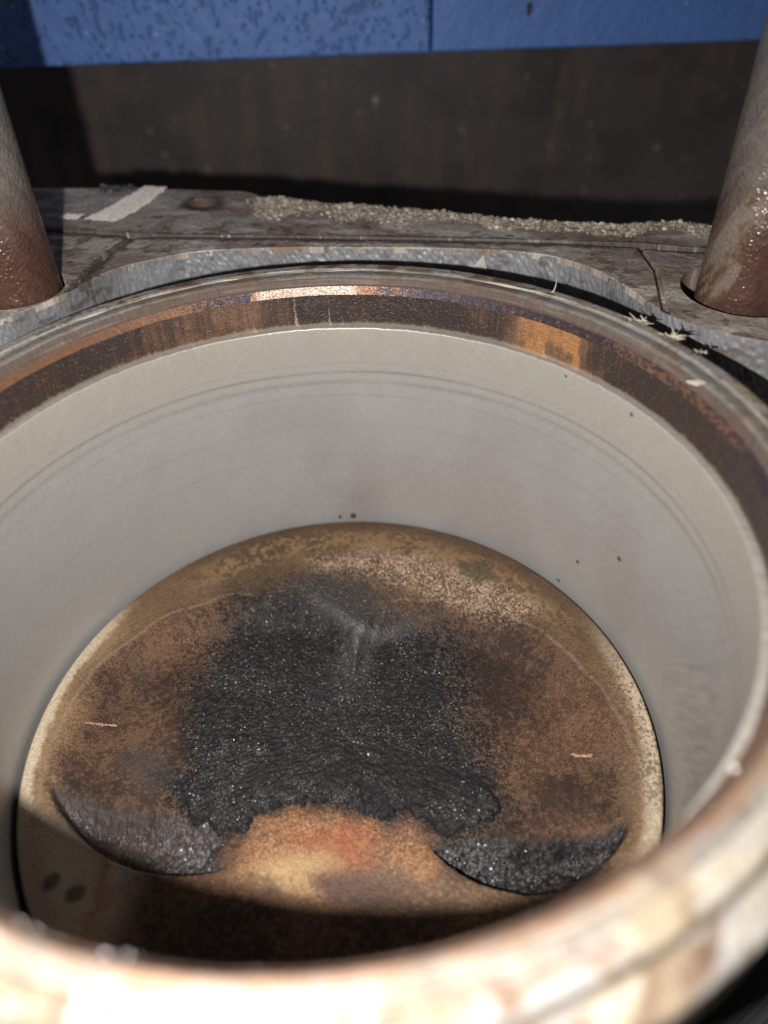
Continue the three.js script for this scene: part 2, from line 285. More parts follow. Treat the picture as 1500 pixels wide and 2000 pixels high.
function crownColor(x, z) {
  const r = Math.hypot(x, z), a0 = Math.atan2(-z, x), a = a0 < -1.2 ? a0 + TAU : a0, [wx, wz] = masks(x, z);
  const n4 = fbm(x * 4 + 7, z * 4, 4), n12 = fbm(x * 12, z * 12 + 5, 4), g = vn(x * 170, z * 170), g2 = fbm(x * 75 + 3, z * 75, 3), px = vn(x * 330, z * 330);
  const rho = rhoT(a), spk = 0.5 * g2 + 0.3 * g + 0.2 * px;
  // brown lacquer with ochre grain
  let c = mix3([0.034, 0.0205, 0.0155], [0.086, 0.045, 0.0275], ss(0.32, 0.66, n4 + 0.3 * (g2 - 0.5)));
  c = mix3(c, [0.205, 0.116, 0.058], ss(0.46, 0.82, spk + 0.5 * (n12 - 0.5) + 0.5 * (n4 - 0.5) + 0.35 * (px - 0.5)) * 0.75);
  c = mix3(c, [0.030, 0.021, 0.019], ss(0.46, 0.74, spk * 0.5 + 0.4 * n12 + 0.3 * (px - 0.5) + 0.12 * (0.5 - n4)) * 0.7);
  // flat rim and slope outside the bowl
  const out = ss(rho - 0.02, rho + 0.03, r + 0.03 * (n12 - 0.5));
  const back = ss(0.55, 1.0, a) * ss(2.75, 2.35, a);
  c = mix3(c, mix3([0.105, 0.068, 0.044], [0.19, 0.125, 0.070], n12), out * 0.5);
  c = mix3(c, [0.235, 0.152, 0.072], back * ss(0.78, 0.86, r) * ss(0.955, 0.91, r + 0.05 * (n12 - 0.5)) * ss(0.38, 0.6, g2 + 0.4 * (n12 - 0.5)) * 0.8);
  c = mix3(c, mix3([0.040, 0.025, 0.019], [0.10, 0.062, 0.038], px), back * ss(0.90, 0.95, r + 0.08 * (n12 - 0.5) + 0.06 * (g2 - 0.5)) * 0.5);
  // bare pale rim where no carbon sticks
  const side = Math.max(ss(0.78, 0.35, a) * ss(-1.2, -1.19, a), ss(2.75, 3.0, a) * 1);
  const left = ss(2.0, 2.4, a), bare = side * ss(mix(0.912, 0.932, left), mix(0.955, 0.958, left), r + 0.034 * (n12 - 0.5) + 0.02 * (g2 - 0.5));
  c = mix3(c, [0.30, 0.19, 0.10], side * ss(0.84, 0.93, r + 0.07 * (n12 - 0.5) + 0.04 * (px - 0.5)) * 0.6);
  { const q = (r - rho + 0.006 * (n12 - 0.5)) / 0.007; c = mix3(c, [0.26, 0.19, 0.14], Math.exp(-q * q) * 0.5 * ss(0.3, 0.7, g2 + 0.2)); }
  c = mix3(c, mix3([0.44, 0.345, 0.235], [0.54, 0.455, 0.335], px), bare * 0.9);
  const fleck = ss(0.46, 0.62, 0.35 * g2 + 0.35 * vn(x * 150, z * 150) + 0.3 * px + 0.35 * (n12 - 0.5)) * (a < 1.3 ? ss(-0.5, 0.25, a) : 0.06) * side;
  c = mix3(c, [0.085, 0.050, 0.036], fleck * ss(0.80, 0.9, r) * 0.85);
  // pale pinkish grit at the far side
  const dp = sdPoly(POLY.pale, wx, wz);
  c = mix3(c, mix3([0.36, 0.245, 0.17], [0.58, 0.44, 0.33], px), ss(0.05, -0.06, dp) * ss(0.42, 0.72, 0.45 * g + 0.55 * px + 0.3 * (n12 - 0.5)) * 0.8);
  c = mix3(c, [0.06, 0.055, 0.035], ss(0.01, -0.02, sdPoly(POLY.ringGreen, wx, wz)) * 0.7);
  // black carbon
  const db = sdPoly(POLY.black, wx, wz), far = Math.max(ss(0.25, -0.25, z), ss(0.35, 0.1, z) * ss(0.0, 0.25, x)), kb = ss(0.035 + 0.08 * far, -0.03 - 0.05 * far, db + (0.08 + 0.16 * far) * (0.5 * spk + 0.5 * px - 0.5) + 0.08 * far * (n12 - 0.5));
  let k = mix3([0.009, 0.0085, 0.009], [0.026, 0.024, 0.025], ss(0.3, 0.75, spk)); k = mix3(k, [0.095, 0.09, 0.09], ss(0.70, 0.92, 0.7 * px + 0.3 * g2) * 0.6);
  const cz = Math.max(0, z + 0.40), cusp = Math.exp(-(((x + 0.052) / (0.022 + 0.42 * cz)) ** 2)) * ss(-0.45, -0.40, z) * Math.exp(-cz / 0.085);
  const arms = Math.exp(-(((z + 0.40 + 0.55 * Math.abs(x + 0.052)) / 0.025) ** 2)) * Math.exp(-Math.abs(x + 0.052) / 0.13) * 0.6;
  k = mix3(k, mix3([0.034, 0.031, 0.030], [0.062, 0.056, 0.053], px), ss(0.06, -0.06, sdPoly(POLY.thin, wx, wz) + 0.06 * (spk - 0.5)) * 0.85);   // thinner soot between the lobes
  k = mix3(k, [0.20, 0.195, 0.195], clamp(Math.max(cusp, arms)) * (0.3 + 0.8 * px));             // rubbed grey graphite
  if (hash((x * 260) | 0, (z * 260) | 0) > 0.985) k = mix3(k, [0.30, 0.27, 0.25], 0.6);
  if (vn(x * 75 + 5, z * 75) > 0.965) k = mix3(k, [0.20, 0.11, 0.05], 0.5);
  c = mix3(c, k, kb);
  c = mix3(c, [0.045, 0.04, 0.04], ss(0.05, -0.05, sdPoly(POLY.darkL, wx, wz) + 0.16 * (0.5 * spk + 0.5 * n12 - 0.5)) * 0.7);
  // heat-tinted rust patch
  const dor = sdPoly(POLY.orange, wx, wz), ko = ss(0.035, -0.06, dor + 0.12 * (0.5 * g2 + 0.5 * n12 - 0.5)) * (1 - ss(0.005, -0.03, db) * 0.9);
  let o = mix3([0.15, 0.072, 0.036], [0.34, 0.175, 0.088], ss(0.3, 0.7, 0.6 * g2 + 0.4 * px));
  o = mix3(o, [0.085, 0.060, 0.055], ss(0.56, 0.68, 0.5 * g + 0.5 * n12) * 0.6);
  o = mix3(o, [0.27, 0.085, 0.045], ss(0.06, -0.05, sdPoly(POLY.red, wx, wz) + 0.08 * (g2 - 0.5)) * 0.75);
  o = mix3(o, [0.44, 0.30, 0.15], ss(0.05, -0.05, sdPoly(POLY.cream, wx, wz) + 0.05 * (g2 - 0.5)) * 0.8);
  o = mix3(o, [0.075, 0.052, 0.048], ss(0.025, -0.03, sdPoly(POLY.sootPatch, wx, wz)) * 0.85);
  c = mix3(c, o, ko);
  // rust fringe between orange patch and right pocket
  const fr = Math.exp(-(((x - 0.45) / 0.22) ** 2 + ((z - 0.40) / 0.06) ** 2));
  c = mix3(c, mix3([0.17, 0.10, 0.055], [0.38, 0.25, 0.15], g), fr * 0.45 * (0.5 + n12));
  // valve pockets: soot with grey ash
  for (let i = 0; i < 2; i++) {
    const p = ss(0.02, 0.30, pocket(i, x, z) + 0.12 * (spk - 0.5)); if (!p) continue;
    let s = mix3([0.010, 0.009, 0.0095], [0.036, 0.033, 0.033], ss(0.3, 0.7, spk));
    s = i ? mix3(s, [0.085, 0.066, 0.060], 0.45) : s;
    const ash = i ? ss(-0.52, -0.36, x + 0.1 * (n12 - 0.5)) * ss(-0.17, -0.24, x) : ss(0.62, 0.48, x + 0.08 * (n12 - 0.5));
    s = mix3(s, [0.20, 0.20, 0.21], ash * (i ? 0.4 : 0.3) * ss(0.45, 0.8, 0.5 * g + 0.5 * px));
    c = mix3(c, s, p * 0.95);
  }
  // thick soot at the near edge, bare pale metal left of it
  const dn = sdPoly(POLY.nearBlack, wx, wz) + 0.10 * (n12 - 0.5) + 0.05 * (spk - 0.5);
  const nearPale = ss(-0.36, -0.52, x) * ss(0.44, 0.56, z);
  c = mix3(c, mix3([0.36, 0.30, 0.23], [0.27, 0.20, 0.14], n12), nearPale * 0.85 * (1 - ss(0.3, 0.7, pocket(1, x, z))));
  c = mix3(c, [0.20, 0.105, 0.045], ss(0.055, 0.0, Math.abs(dn)) * nearPale * 0.8);
  for (const [u, v, q] of [SPOT0, SPOT1]) { const d = Math.hypot(x - u, (z - v) * 0.7) / q; if (d < 1.4) c = mix3(c, [0.05, 0.035, 0.028], ss(1.3, 0.6, d) * 0.85); }
  const f = 0.78 + 0.44 * px; return [c[0] * f, c[1] * f, c[2] * f];
}
const SPOT0 = [...pixCrown(147, 1745), 0.022], SPOT1 = [...pixCrown(100, 1722), 0.02];
function crownRough(x, z) {                                   // surface grain that is built as relief
  const [wx, wz] = masks(x, z), kb = ss(0.03, -0.03, sdPoly(POLY.black, wx, wz)), pk = Math.max(pocket(0, x, z), pocket(1, x, z));
  const amp = 0.0020 + 0.0036 * kb + 0.0065 * pk, ring = ss(0.95, 0.92, Math.hypot(x, z));
  return amp * (0.25 + 0.75 * ring) * ((fbm(x * 60, z * 60, 3) - 0.5) * 1.0 + (vn(x * 150, z * 150) - 0.5) * 1.3);
}
const crownY = (x, z) => PY + crownBase(x, z) + crownRough(x, z);
const piston = thing('piston', 'round piston crown with black carbon crust, brown lacquer and two valve pockets', 'piston');
{
  const uvOf = (x, z) => [(x + 1) / 2, (z + 1) / 2];
  const NR = 330, NA = 900;
  const g = grid(NA, NR, (u, v) => {
    const a = u * TAU, r = PR * (1 - (1 - v) ** 1.0) , x = r * Math.cos(a), z = -r * Math.sin(a);
    let y = crownY(x, z); if (r > PR - 0.006) y -= 0.006 * ss(PR - 0.006, PR, r);
    return [x, y, z, ...uvOf(x, z)];
  }, true);
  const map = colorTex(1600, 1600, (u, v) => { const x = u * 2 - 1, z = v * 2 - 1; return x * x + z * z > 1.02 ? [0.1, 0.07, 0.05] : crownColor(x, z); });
  const bump = dataTex(2000, 2000, (u, v) => 0.45 * fbm(u * 380, v * 380, 2) + 0.55 * vn(u * 760, v * 760));
  const gloss = dataTex(700, 700, (u, v) => { const x = u * 2 - 1, z = v * 2 - 1, p = Math.max(pocket(0, x, z), 0.6 * pocket(1, x, z)); return 0.74 - 0.34 * ss(0.1, 0.5, p) - 0.14 * ss(0.02, -0.04, sdPoly(POLY.black, x, z)) + 0.12 * (vn(x * 60, z * 60) - 0.5); });
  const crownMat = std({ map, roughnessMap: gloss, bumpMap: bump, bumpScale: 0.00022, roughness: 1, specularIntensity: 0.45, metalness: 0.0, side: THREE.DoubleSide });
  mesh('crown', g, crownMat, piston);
  mesh('top_land', revolve([[PR, PY - 0.006], [PR + 0.001, PY - 0.03], [PR + 0.001, PY - 0.16], [0.95, PY - 0.165], [0.95, PY - 0.21], [PR, PY - 0.215], [PR, PY - 0.55]], 360, false), std({ color: new THREE.Color().setRGB(0.07, 0.055, 0.045), roughness: 0.7, side: THREE.DoubleSide }), piston);

  // thick crust of carbon with a broken edge
  const P = POLY.crust, bb = [1, -1, 1, -1]; for (const [x, z] of P) { bb[0] = Math.min(bb[0], x); bb[1] = Math.max(bb[1], x); bb[2] = Math.min(bb[2], z); bb[3] = Math.max(bb[3], z); }
  const st = 0.0034, nx = Math.ceil((bb[1] - bb[0] + 0.1) / st), nz = Math.ceil((bb[3] - bb[2] + 0.1) / st), id = new Int32Array((nx + 1) * (nz + 1)).fill(-1), pos = [], uv = [], idx = [];
  for (let j = 0; j <= nz; j++) for (let i = 0; i <= nx; i++) {
    const x = bb[0] - 0.05 + i * st, z = bb[2] - 0.05 + j * st;
    const d = sdPoly(P, x, z) + 0.05 * (fbm(x * 22, z * 22, 4) - 0.5) + 0.018 * (vn(x * 90, z * 90) - 0.5);
    if (d > 0.006) continue;
    const t = -0.010 + 0.026 * ss(0.004, -0.016, d) + 0.008 * ss(-0.0, -0.12, d) * (fbm(x * 18 + 8, z * 18, 3) - 0.25) + 0.0045 * ss(0, -0.02, d) * (fbm(x * 70, z * 70, 2) - 0.5) + 0.0055 * (vn(x * 145, z * 145) - 0.5);
    const fadeBack = ss(0.04, 0.34, z - bb[2] + 0.12 * (fbm(x * 7, z * 7, 3) - 0.5));                 // thins out towards the far side
    id[j * (nx + 1) + i] = pos.length / 3; pos.push(x, crownY(x, z) + mix(-0.009, t, fadeBack), z); uv.push(...uvOf(x, z));
  }
  for (let j = 0; j < nz; j++) for (let i = 0; i < nx; i++) { const a = id[j * (nx + 1) + i], b = id[j * (nx + 1) + i + 1], c = id[(j + 1) * (nx + 1) + i], d = id[(j + 1) * (nx + 1) + i + 1]; if (a >= 0 && b >= 0 && c >= 0 && d >= 0) idx.push(a, c, b, b, c, d); }
  const cg = new THREE.BufferGeometry(); cg.setAttribute('position', new THREE.Float32BufferAttribute(pos, 3)); cg.setAttribute('uv', new THREE.Float32BufferAttribute(uv, 2)); cg.setIndex(idx); cg.computeVertexNormals();
  const crustTex = colorTex(1500, 1500, (u, v) => {
    const x = u * 2 - 1, z = v * 2 - 1, g2 = fbm(x * 80, z * 80, 3), px = vn(x * 300, z * 300);
    let c = mix3([0.008, 0.0075, 0.008], [0.028, 0.026, 0.027], g2); c = mix3(c, [0.12, 0.115, 0.115], ss(0.66, 0.85, 0.65 * px + 0.35 * vn(x * 25, z * 25)) * 0.7);
    if (vn(x * 75 + 5, z * 75) > 0.965) c = mix3(c, [0.20, 0.105, 0.05], 0.5);
    return c;
  });
  const crust = mesh('carbon_crust', cg, std({ map: crustTex, roughness: 0.6, specularIntensity: 0.35, side: THREE.DoubleSide, bumpMap: bump, bumpScale: 0.00022 }), piston);
  crust.userData.label = 'thick broken crust of black carbon on the crown';

  // loose glittering carbon and ash flakes
  const flakeGeo = new THREE.IcosahedronGeometry(1, 0); flakeGeo.scale(1, 0.45, 0.8); flakeGeo.scale(R, R, R);
  const place = [];
  const tryAdd = (x, z, s, col) => place.push([x, z, s, col]);
  for (let i = 0; i < 30000 && place.length < 2600; i++) {
    const x = -0.75 + 1.5 * rnd(), z = -0.6 + 1.1 * rnd();
    if (sdPoly(POLY.black, x, z) < -0.02 && fbm(x * 7, z * 7, 3) + 0.5 * (vn(x * 30, z * 30) - 0.5) + 0.16 * ss(-0.3, 0.4, z) > 0.66) tryAdd(x, z, 0.0016 + 0.0036 * rnd() ** 3, rnd() < 0.97 ? 0.03 + 0.10 * rnd() ** 2 : 0.38);
  }
  for (let i = 0; i < 6000; i++) {
    const k = i % 2, x = PK[k].c[0] + (rnd() - 0.5) * 2 * PK[k].r, z = PK[k].c[1] + (rnd() - 0.5) * 2 * PK[k].r;
    if (pocket(k, x, z) < 0.2) continue;
    const w = k ? ss(-0.45, -0.33, x) * ss(-0.14, -0.22, x) * ss(0.3, 0.42, z) : ss(0.60, 0.46, x);
    if (rnd() < 0.08 + 0.65 * w) tryAdd(x, z, 0.0022 + 0.005 * rnd() ** 2, w > 0.3 ? 0.08 + 0.5 * rnd() ** 3 : 0.03 + 0.10 * rnd() ** 2);
  }
  const im = new THREE.InstancedMesh(flakeGeo, std({ color: 0xffffff, roughness: 0.3, metalness: 0 }), place.length), m4 = new THREE.Matrix4(), q = new THREE.Quaternion(), e = new THREE.Euler(), col = new THREE.Color();
  place.forEach(([x, z, s, k], i) => {
    e.set((rnd() - 0.5) * 1.6, rnd() * 6, (rnd() - 0.5) * 1.6); q.setFromEuler(e);
    const dcr = sdPoly(P, x, z) < -0.02 ? 0.016 * ss(0.04, 0.34, z - bb[2]) : 0;
    m4.compose(new THREE.Vector3(x * R, (crownY(x, z) + dcr + s * 0.2) * R, z * R), q, new THREE.Vector3(s, s, s)); im.setMatrixAt(i, m4); col.setRGB(k, k * 0.98, k * 0.98); im.setColorAt(i, col);
  });
  im.name = 'ash_flakes'; im.userData.kind = 'stuff'; im.castShadow = im.receiveShadow = true; piston.add(im);
}

// ---------------------------------------------------------------- engine block deck
const DY = -0.04;
const block = thing('engine_block', 'dirty grey brown engine block deck around the liner with silver recess wall', 'engine block');
const deckUV = (g) => { const p = g.attributes.position, uv = new Float32Array(p.count * 2); for (let i = 0; i < p.count; i++) { uv[2 * i] = (p.getX(i) + 2.4) / 4.8 + p.getY(i) * 0.02; uv[2 * i + 1] = (p.getZ(i) + 2.3) / 2.4 + p.getY(i) * 0.04; } g.setAttribute('uv', new THREE.BufferAttribute(uv, 2)); return g; };
const xz = (u, v, y = DY) => { const p = pix(u, v, y); return [p.x, p.z]; };
// outline of the recess round the liner: far side from the photograph, near side a plain arc
const recessPts = [[-160, 700], [-70, 645], [0, 622], [80, 592], [150, 560], [225, 525], [300, 506], [360, 494], [420, 488], [560, 483], [700, 483], [850, 484], [1000, 490], [1080, 500], [1150, 521], [1195, 542], [1235, 567], [1270, 592], [1320, 618], [1400, 645], [1500, 665], [1600, 690]].map(([u, v]) => xz(u, v));
const nearArc = []; { const p0 = recessPts[recessPts.length - 1], p1 = recessPts[0], a0 = Math.atan2(-p0[1], p0[0]), a1 = Math.atan2(-p1[1], p1[0]) - TAU; for (let k = 1; k < 14; k++) { const a = mix(a0, a1, k / 14), w = Math.sin(Math.PI * k / 14), r = mix(mix(Math.hypot(...p0), Math.hypot(...p1), k / 14), 1.48, w); nearArc.push([r * Math.cos(a), -r * Math.sin(a)]); } }
const recess = new THREE.CatmullRomCurve3([...recessPts, ...nearArc].map(([x, z]) => new THREE.Vector3(x, 0, z)), true, 'centripetal').getSpacedPoints(420).slice(0, 420).map((p) => [p.x, p.z]);
const TAPXZ = xz(396, 397);
const GLINE = [[-520, 400], [-250, 425], [85, 449], [230, 457], [310, 461], [600, 464], [900, 469], [1080, 473], [1240, 478], [1420, 492], [1700, 520], [2100, 580]].map(([u, v]) => xz(u, v)), DLINE = [[258, 464], [205, 500], [140, 566]].map(([u, v]) => xz(u, v));
const segD = (P, x, z) => { let d = 9; for (let i = 1; i < P.length; i++) { const ex = P[i][0] - P[i - 1][0], ez = P[i][1] - P[i - 1][1], t = clamp(((x - P[i - 1][0]) * ex + (z - P[i - 1][1]) * ez) / (ex * ex + ez * ez)); d = Math.min(d, Math.hypot(x - P[i - 1][0] - ex * t, z - P[i - 1][1] - ez * t)); } return d; };
const deckTex = colorTex(2048, 1024, (u, v) => {
  const x = u * 4.8 - 2.4, z = v * 2.4 - 2.3;
  const n = fbm(x * 3, z * 3, 4), n8 = fbm(x * 9 + 5, z * 9, 4), n30 = fbm(x * 34, z * 34, 4), g = vn(x * 150, z * 150), sm = fbm(x * 5, z * 22, 3);
  let c = mix3([0.235, 0.202, 0.178], [0.35, 0.305, 0.27], n30);
  c = mix3(c, [0.165, 0.112, 0.086], ss(0.45, 0.65, n + 0.3 * (sm - 0.5)) * 0.7);
  c = mix3(c, [0.185, 0.125, 0.075], ss(0.52, 0.66, n8) * 0.65);
  c = mix3(c, [0.43, 0.39, 0.33], ss(0.54, 0.70, fbm(x * 7 - 3, z * 14, 4)) * 0.7);
  c = mix3(c, [0.070, 0.052, 0.042], ss(0.54, 0.68, n30 * 0.6 + 0.4 * sm) * 0.75);
  const grime = z > -0.6 ? 9 : Math.min(segD(GLINE, x, z), segD(DLINE, x, z) + 0.008) + 0.05 * (n30 - 0.5);
  c = mix3(c, [0.048, 0.038, 0.031], ss(0.046, 0.022, grime) * 0.88);                          // oily grime along the joints
  const th = Math.hypot(x - TAPXZ[0], z - TAPXZ[1]) + 0.05 * (n30 - 0.5); c = mix3(c, [0.060, 0.044, 0.035], ss(0.115, 0.075, th) * 0.9);   // rusty oil round the tapped hole
  if (hash((x * 180) | 0, (z * 180) | 0) > 0.985) c = mix3(c, [0.5, 0.46, 0.4], 0.5);
  const f = 1.02 + 0.56 * g; return [c[0] * f, c[1] * f, c[2] * f * 0.98];
});
const deckBump = dataTex(1024, 1024, (u, v) => 0.6 * fbm(u * 120, v * 60, 4) + 0.4 * vn(u * 400, v * 200));
const deckMat = std({ map: deckTex, bumpMap: deckBump, bumpScale: 0.0004, roughness: 0.62, metalness: 0.1, side: THREE.DoubleSide });
function plate(name, pts, y0, y1, mat, holes = [], bevel = 0.003) {
  const s = new THREE.Shape(pts.map(([x, z]) => new THREE.Vector2(x, -z)));
  for (const h of holes) s.holes.push(new THREE.Path(h.map(([x, z]) => new THREE.Vector2(x, -z))));
  const g = new THREE.ExtrudeGeometry(s, { depth: y1 - y0 - bevel, bevelEnabled: bevel > 0, bevelThickness: bevel, bevelSize: bevel, bevelOffset: -bevel, bevelSegments: 2, curveSegments: 40 });
  g.rotateX(-Math.PI / 2); g.translate(0, y0, 0); deckUV(g);
  return mesh(name, g, mat, block);
}
const ring = (x, z, r, n = 48) => Array.from({ length: n }, (_, i) => [x + r * Math.cos(i / n * TAU), z + r * Math.sin(i / n * TAU)]);
const STUDS = [[-1.345, -0.785], [1.045, -1.285]], SR = 0.144;
{
  const backEdge = [[-560, 352], [-200, 360], [60, 367], [280, 368], [480, 374], [503, 380], [520, 390], [700, 400], [860, 414], [1040, 433], [1200, 441], [1300, 436], [1400, 442], [1560, 455], [1900, 500], [2300, 560]].map(([u, v]) => xz(u, v));
  const G = GLINE;
  const off = (l, d) => l.map(([x, z]) => [x, z + d]);
  const BOT = DY - 0.022;
  const tap = TAPXZ;
  plate('deck_plate', [...backEdge, ...off(G, -0.017).reverse()], BOT, DY, deckMat, [ring(tap[0], tap[1], 0.072)]);
  // front plates are cut along the diagonals beside each stud
  const nearIdx = (u, v) => { const [x, z] = xz(u, v); let b = 0, bd = 9; recess.forEach((p, i) => { const d = Math.hypot(p[0] - x, p[1] - z); if (d < bd) { bd = d; b = i; } }); return b; };
  const arc = (i, j) => { const o = []; for (let k = i; ; k = (k + 1) % recess.length) { o.push(recess[k]); if (k === j) break; } return o; };
  const dL0 = xz(258, 464), dR0 = xz(1250, 484), iL = nearIdx(140, 566), iR = nearIdx(1300, 608), iA = nearIdx(-160, 700), iB = nearIdx(1600, 690);
  const Gf = off(G, 0.010), k0 = 3, k1 = 8;
  plate('deck_plate', [...Gf.slice(k0 + 1, k1), [dR0[0] - 0.01, dR0[1] + 0.006], [xz(1283, 530)[0] - 0.012, xz(1283, 530)[1]], ...arc(iL + 1, iR - 1).reverse(), [xz(205, 500)[0] + 0.012, xz(205, 500)[1]], [dL0[0] + 0.014, dL0[1] + 0.012]], BOT, DY, deckMat, [], 0.003);
  plate('deck_plate', [...Gf.slice(0, k0 + 1), [dL0[0] - 0.012, dL0[1] + 0.008], [xz(205, 500)[0] - 0.012, xz(205, 500)[1]], ...arc(iA, iL - 1).reverse(), [-1.9, -0.2], [-3.2, -0.1]], BOT, DY - 0.003, deckMat, [ring(...STUDS[0], 0.163)], 0.003);
  plate('deck_plate', [[dR0[0] + 0.012, dR0[1] + 0.004], ...Gf.slice(k1 + 1), [3.2, -0.4], [1.9, -0.5], ...arc(iR + 1, iB).reverse(), [xz(1283, 530)[0] + 0.012, xz(1283, 530)[1]]], BOT, DY - 0.004, deckMat, [ring(STUDS[1][0], STUDS[1][1], 0.20)], 0.003);
  // tapped hole: rusty thread
  { const pr = []; for (let k = 0; k <= 48; k++) pr.push([k % 2 ? 0.056 : 0.066, BOT + 0.016 - k * 0.011]); pr.push([0.001, BOT - 0.53]); const g = revolve(pr, 48); g.translate(tap[0], 0, tap[1]); mesh('tapped_hole', g, std({ color: new THREE.Color().setRGB(0.085, 0.055, 0.040), roughness: 0.7, side: THREE.DoubleSide }), block); }
  // body below
  const dark = deckMat;
  const bodyEdge = off(backEdge, 0.006);
  plate('block_body', [...bodyEdge, [3.4, 2.6], [-3.4, 2.6]], -4.5, BOT - 0.001, dark, [recess.map(([x, z]) => [x * 1.012, z * 1.012]), ring(tap[0], tap[1], 0.072), ring(...STUDS[0], 0.163), ring(...STUDS[1], 0.20)], 0);
  plate('recess_floor', recess.map(([x, z]) => [x * 1.006, z * 1.006]), -4.5, -4.3, dark, [ring(0, 0, 1.125, 96)], 0);
  // silver recess wall
  const N = recess.length; let len = [0]; for (let i = 1; i <= N; i++) len.push(len[i - 1] + Math.hypot(recess[i % N][0] - recess[i - 1][0], recess[i % N][1] - recess[i - 1][1]));
  const wg = grid(N, 14, (u, v) => { const i = Math.round(u * N), p = recess[i % N], y = mix(-4.25, DY - 0.004, v ** 0.35), s = 1.0 + 0.004 * (fbm(i * 0.35, y * 14, 3) - 0.5); return [p[0] * s, y, p[1] * s, len[i] / len[N], Math.max(0, (y + 1.5) / 1.5)]; }, true);
  const ws = (u, v) => { const s = u * len[N]; return [s, v * 1.5]; };
  const silvTex = colorTex(2048, 512, (u, v) => {
    const [s, y] = ws(u, v), n = fbm(s * 26, y * 16, 4), n2 = fbm(s * 5, y * 4, 3), g = vn(s * 190, y * 190);
    let c = mix3([0.21, 0.213, 0.222], [0.34, 0.344, 0.355], n); c = mix3(c, [0.21, 0.20, 0.195], ss(0.5, 0.7, n2) * 0.6);
    c = mix3(c, [0.13, 0.10, 0.075], ss(0.66, 0.76, fbm(s * 14 + 9, y * 30, 3)) * 0.6);
    const f = 0.85 + 0.3 * g; return [c[0] * f, c[1] * f, c[2] * f];
  });
  const silvBump = dataTex(2048, 512, (u, v) => { const [s, y] = ws(u, v); return 0.5 * fbm(s * 70 + y * 22, y * 34, 3) + 0.5 * vn(s * 120 + y * 30, y * 60); });
  const sw = mesh('recess_wall', wg, std({ map: silvTex, bumpMap: silvBump, bumpScale: 0.0006, roughness: 0.46, metalness: 0.4, side: THREE.DoubleSide }), block);
  sw.userData.label = 'scalloped silver painted wall of the recess';
}

// ---------------------------------------------------------------- head studs
{
  const HT = 2.3;
  STUDS.forEach(([sx, sz], k) => {
    const st = thing(k ? 'head_stud_001' : 'head_stud', k ? 'rusty steel head stud with grey scraped flank beside the deck hole rim' : 'rusty steel head stud standing beside the pale powder streak', 'stud', 'head studs beside the liner');
    st.position.set(sx * R, DY * R, sz * R);
    const col = colorTex(512, 1024, (u, v) => {
      const y = v * HT - 0.3, a = u * TAU, x = Math.cos(a) * SR, z = Math.sin(a) * SR;
      const n = fbm(x * 11 + k * 9, z * 11 + y * 5, 4), n2 = fbm(x * 60 + k * 5, z * 60 + y * 46, 4), g = vn(u * 200, y * 210);
      let c = mix3([0.135, 0.115, 0.10], [0.25, 0.222, 0.198], n2);
      const rustM = ss(0.42, 0.14, y + 0.30 * (n - 0.5));
      c = mix3(c, mix3([0.070, 0.033, 0.027], [0.125, 0.060, 0.040], n2), rustM * 0.95);
      c = mix3(c, [0.16, 0.085, 0.045], ss(0.52, 0.66, n) * 0.7);
      c = mix3(c, [0.36, 0.32, 0.28], ss(0.60, 0.76, n + 0.25 * (n2 - 0.5)) * 0.45);
      const f = 0.8 + 0.4 * g; return [c[0] * f, c[1] * f, c[2] * f];
    });
    const bmp = dataTex(512, 1024, (u, v) => { const y = v * HT; return 0.5 * fbm(u * 60, y * 64, 3) + 0.5 * vn(u * 150, y * 160); });
    const g = grid(96, 60, (u, v) => { const a = u * TAU, y = v * HT - 0.3, r = SR * (1 + 0.012 * (fbm(Math.cos(a) * 3 + y * 3, Math.sin(a) * 3 + k * 7, 3) - 0.5)); return [r * Math.cos(a), y, -r * Math.sin(a), u, v]; }, true);
    mesh('shank', g, std({ map: col, bumpMap: bmp, bumpScale: 0.00034, roughness: 0.29, metalness: 0.3, side: THREE.DoubleSide }), st);
    const t = new THREE.CylinderGeometry(SR * 0.86, SR * 1.0, 0.03, 64); t.translate(0, HT - 0.3 + 0.015, 0);
    mesh('end_face', t, std({ color: new THREE.Color().setRGB(0.2, 0.17, 0.15), roughness: 0.5, metalness: 0.2 }), st);
  });
}

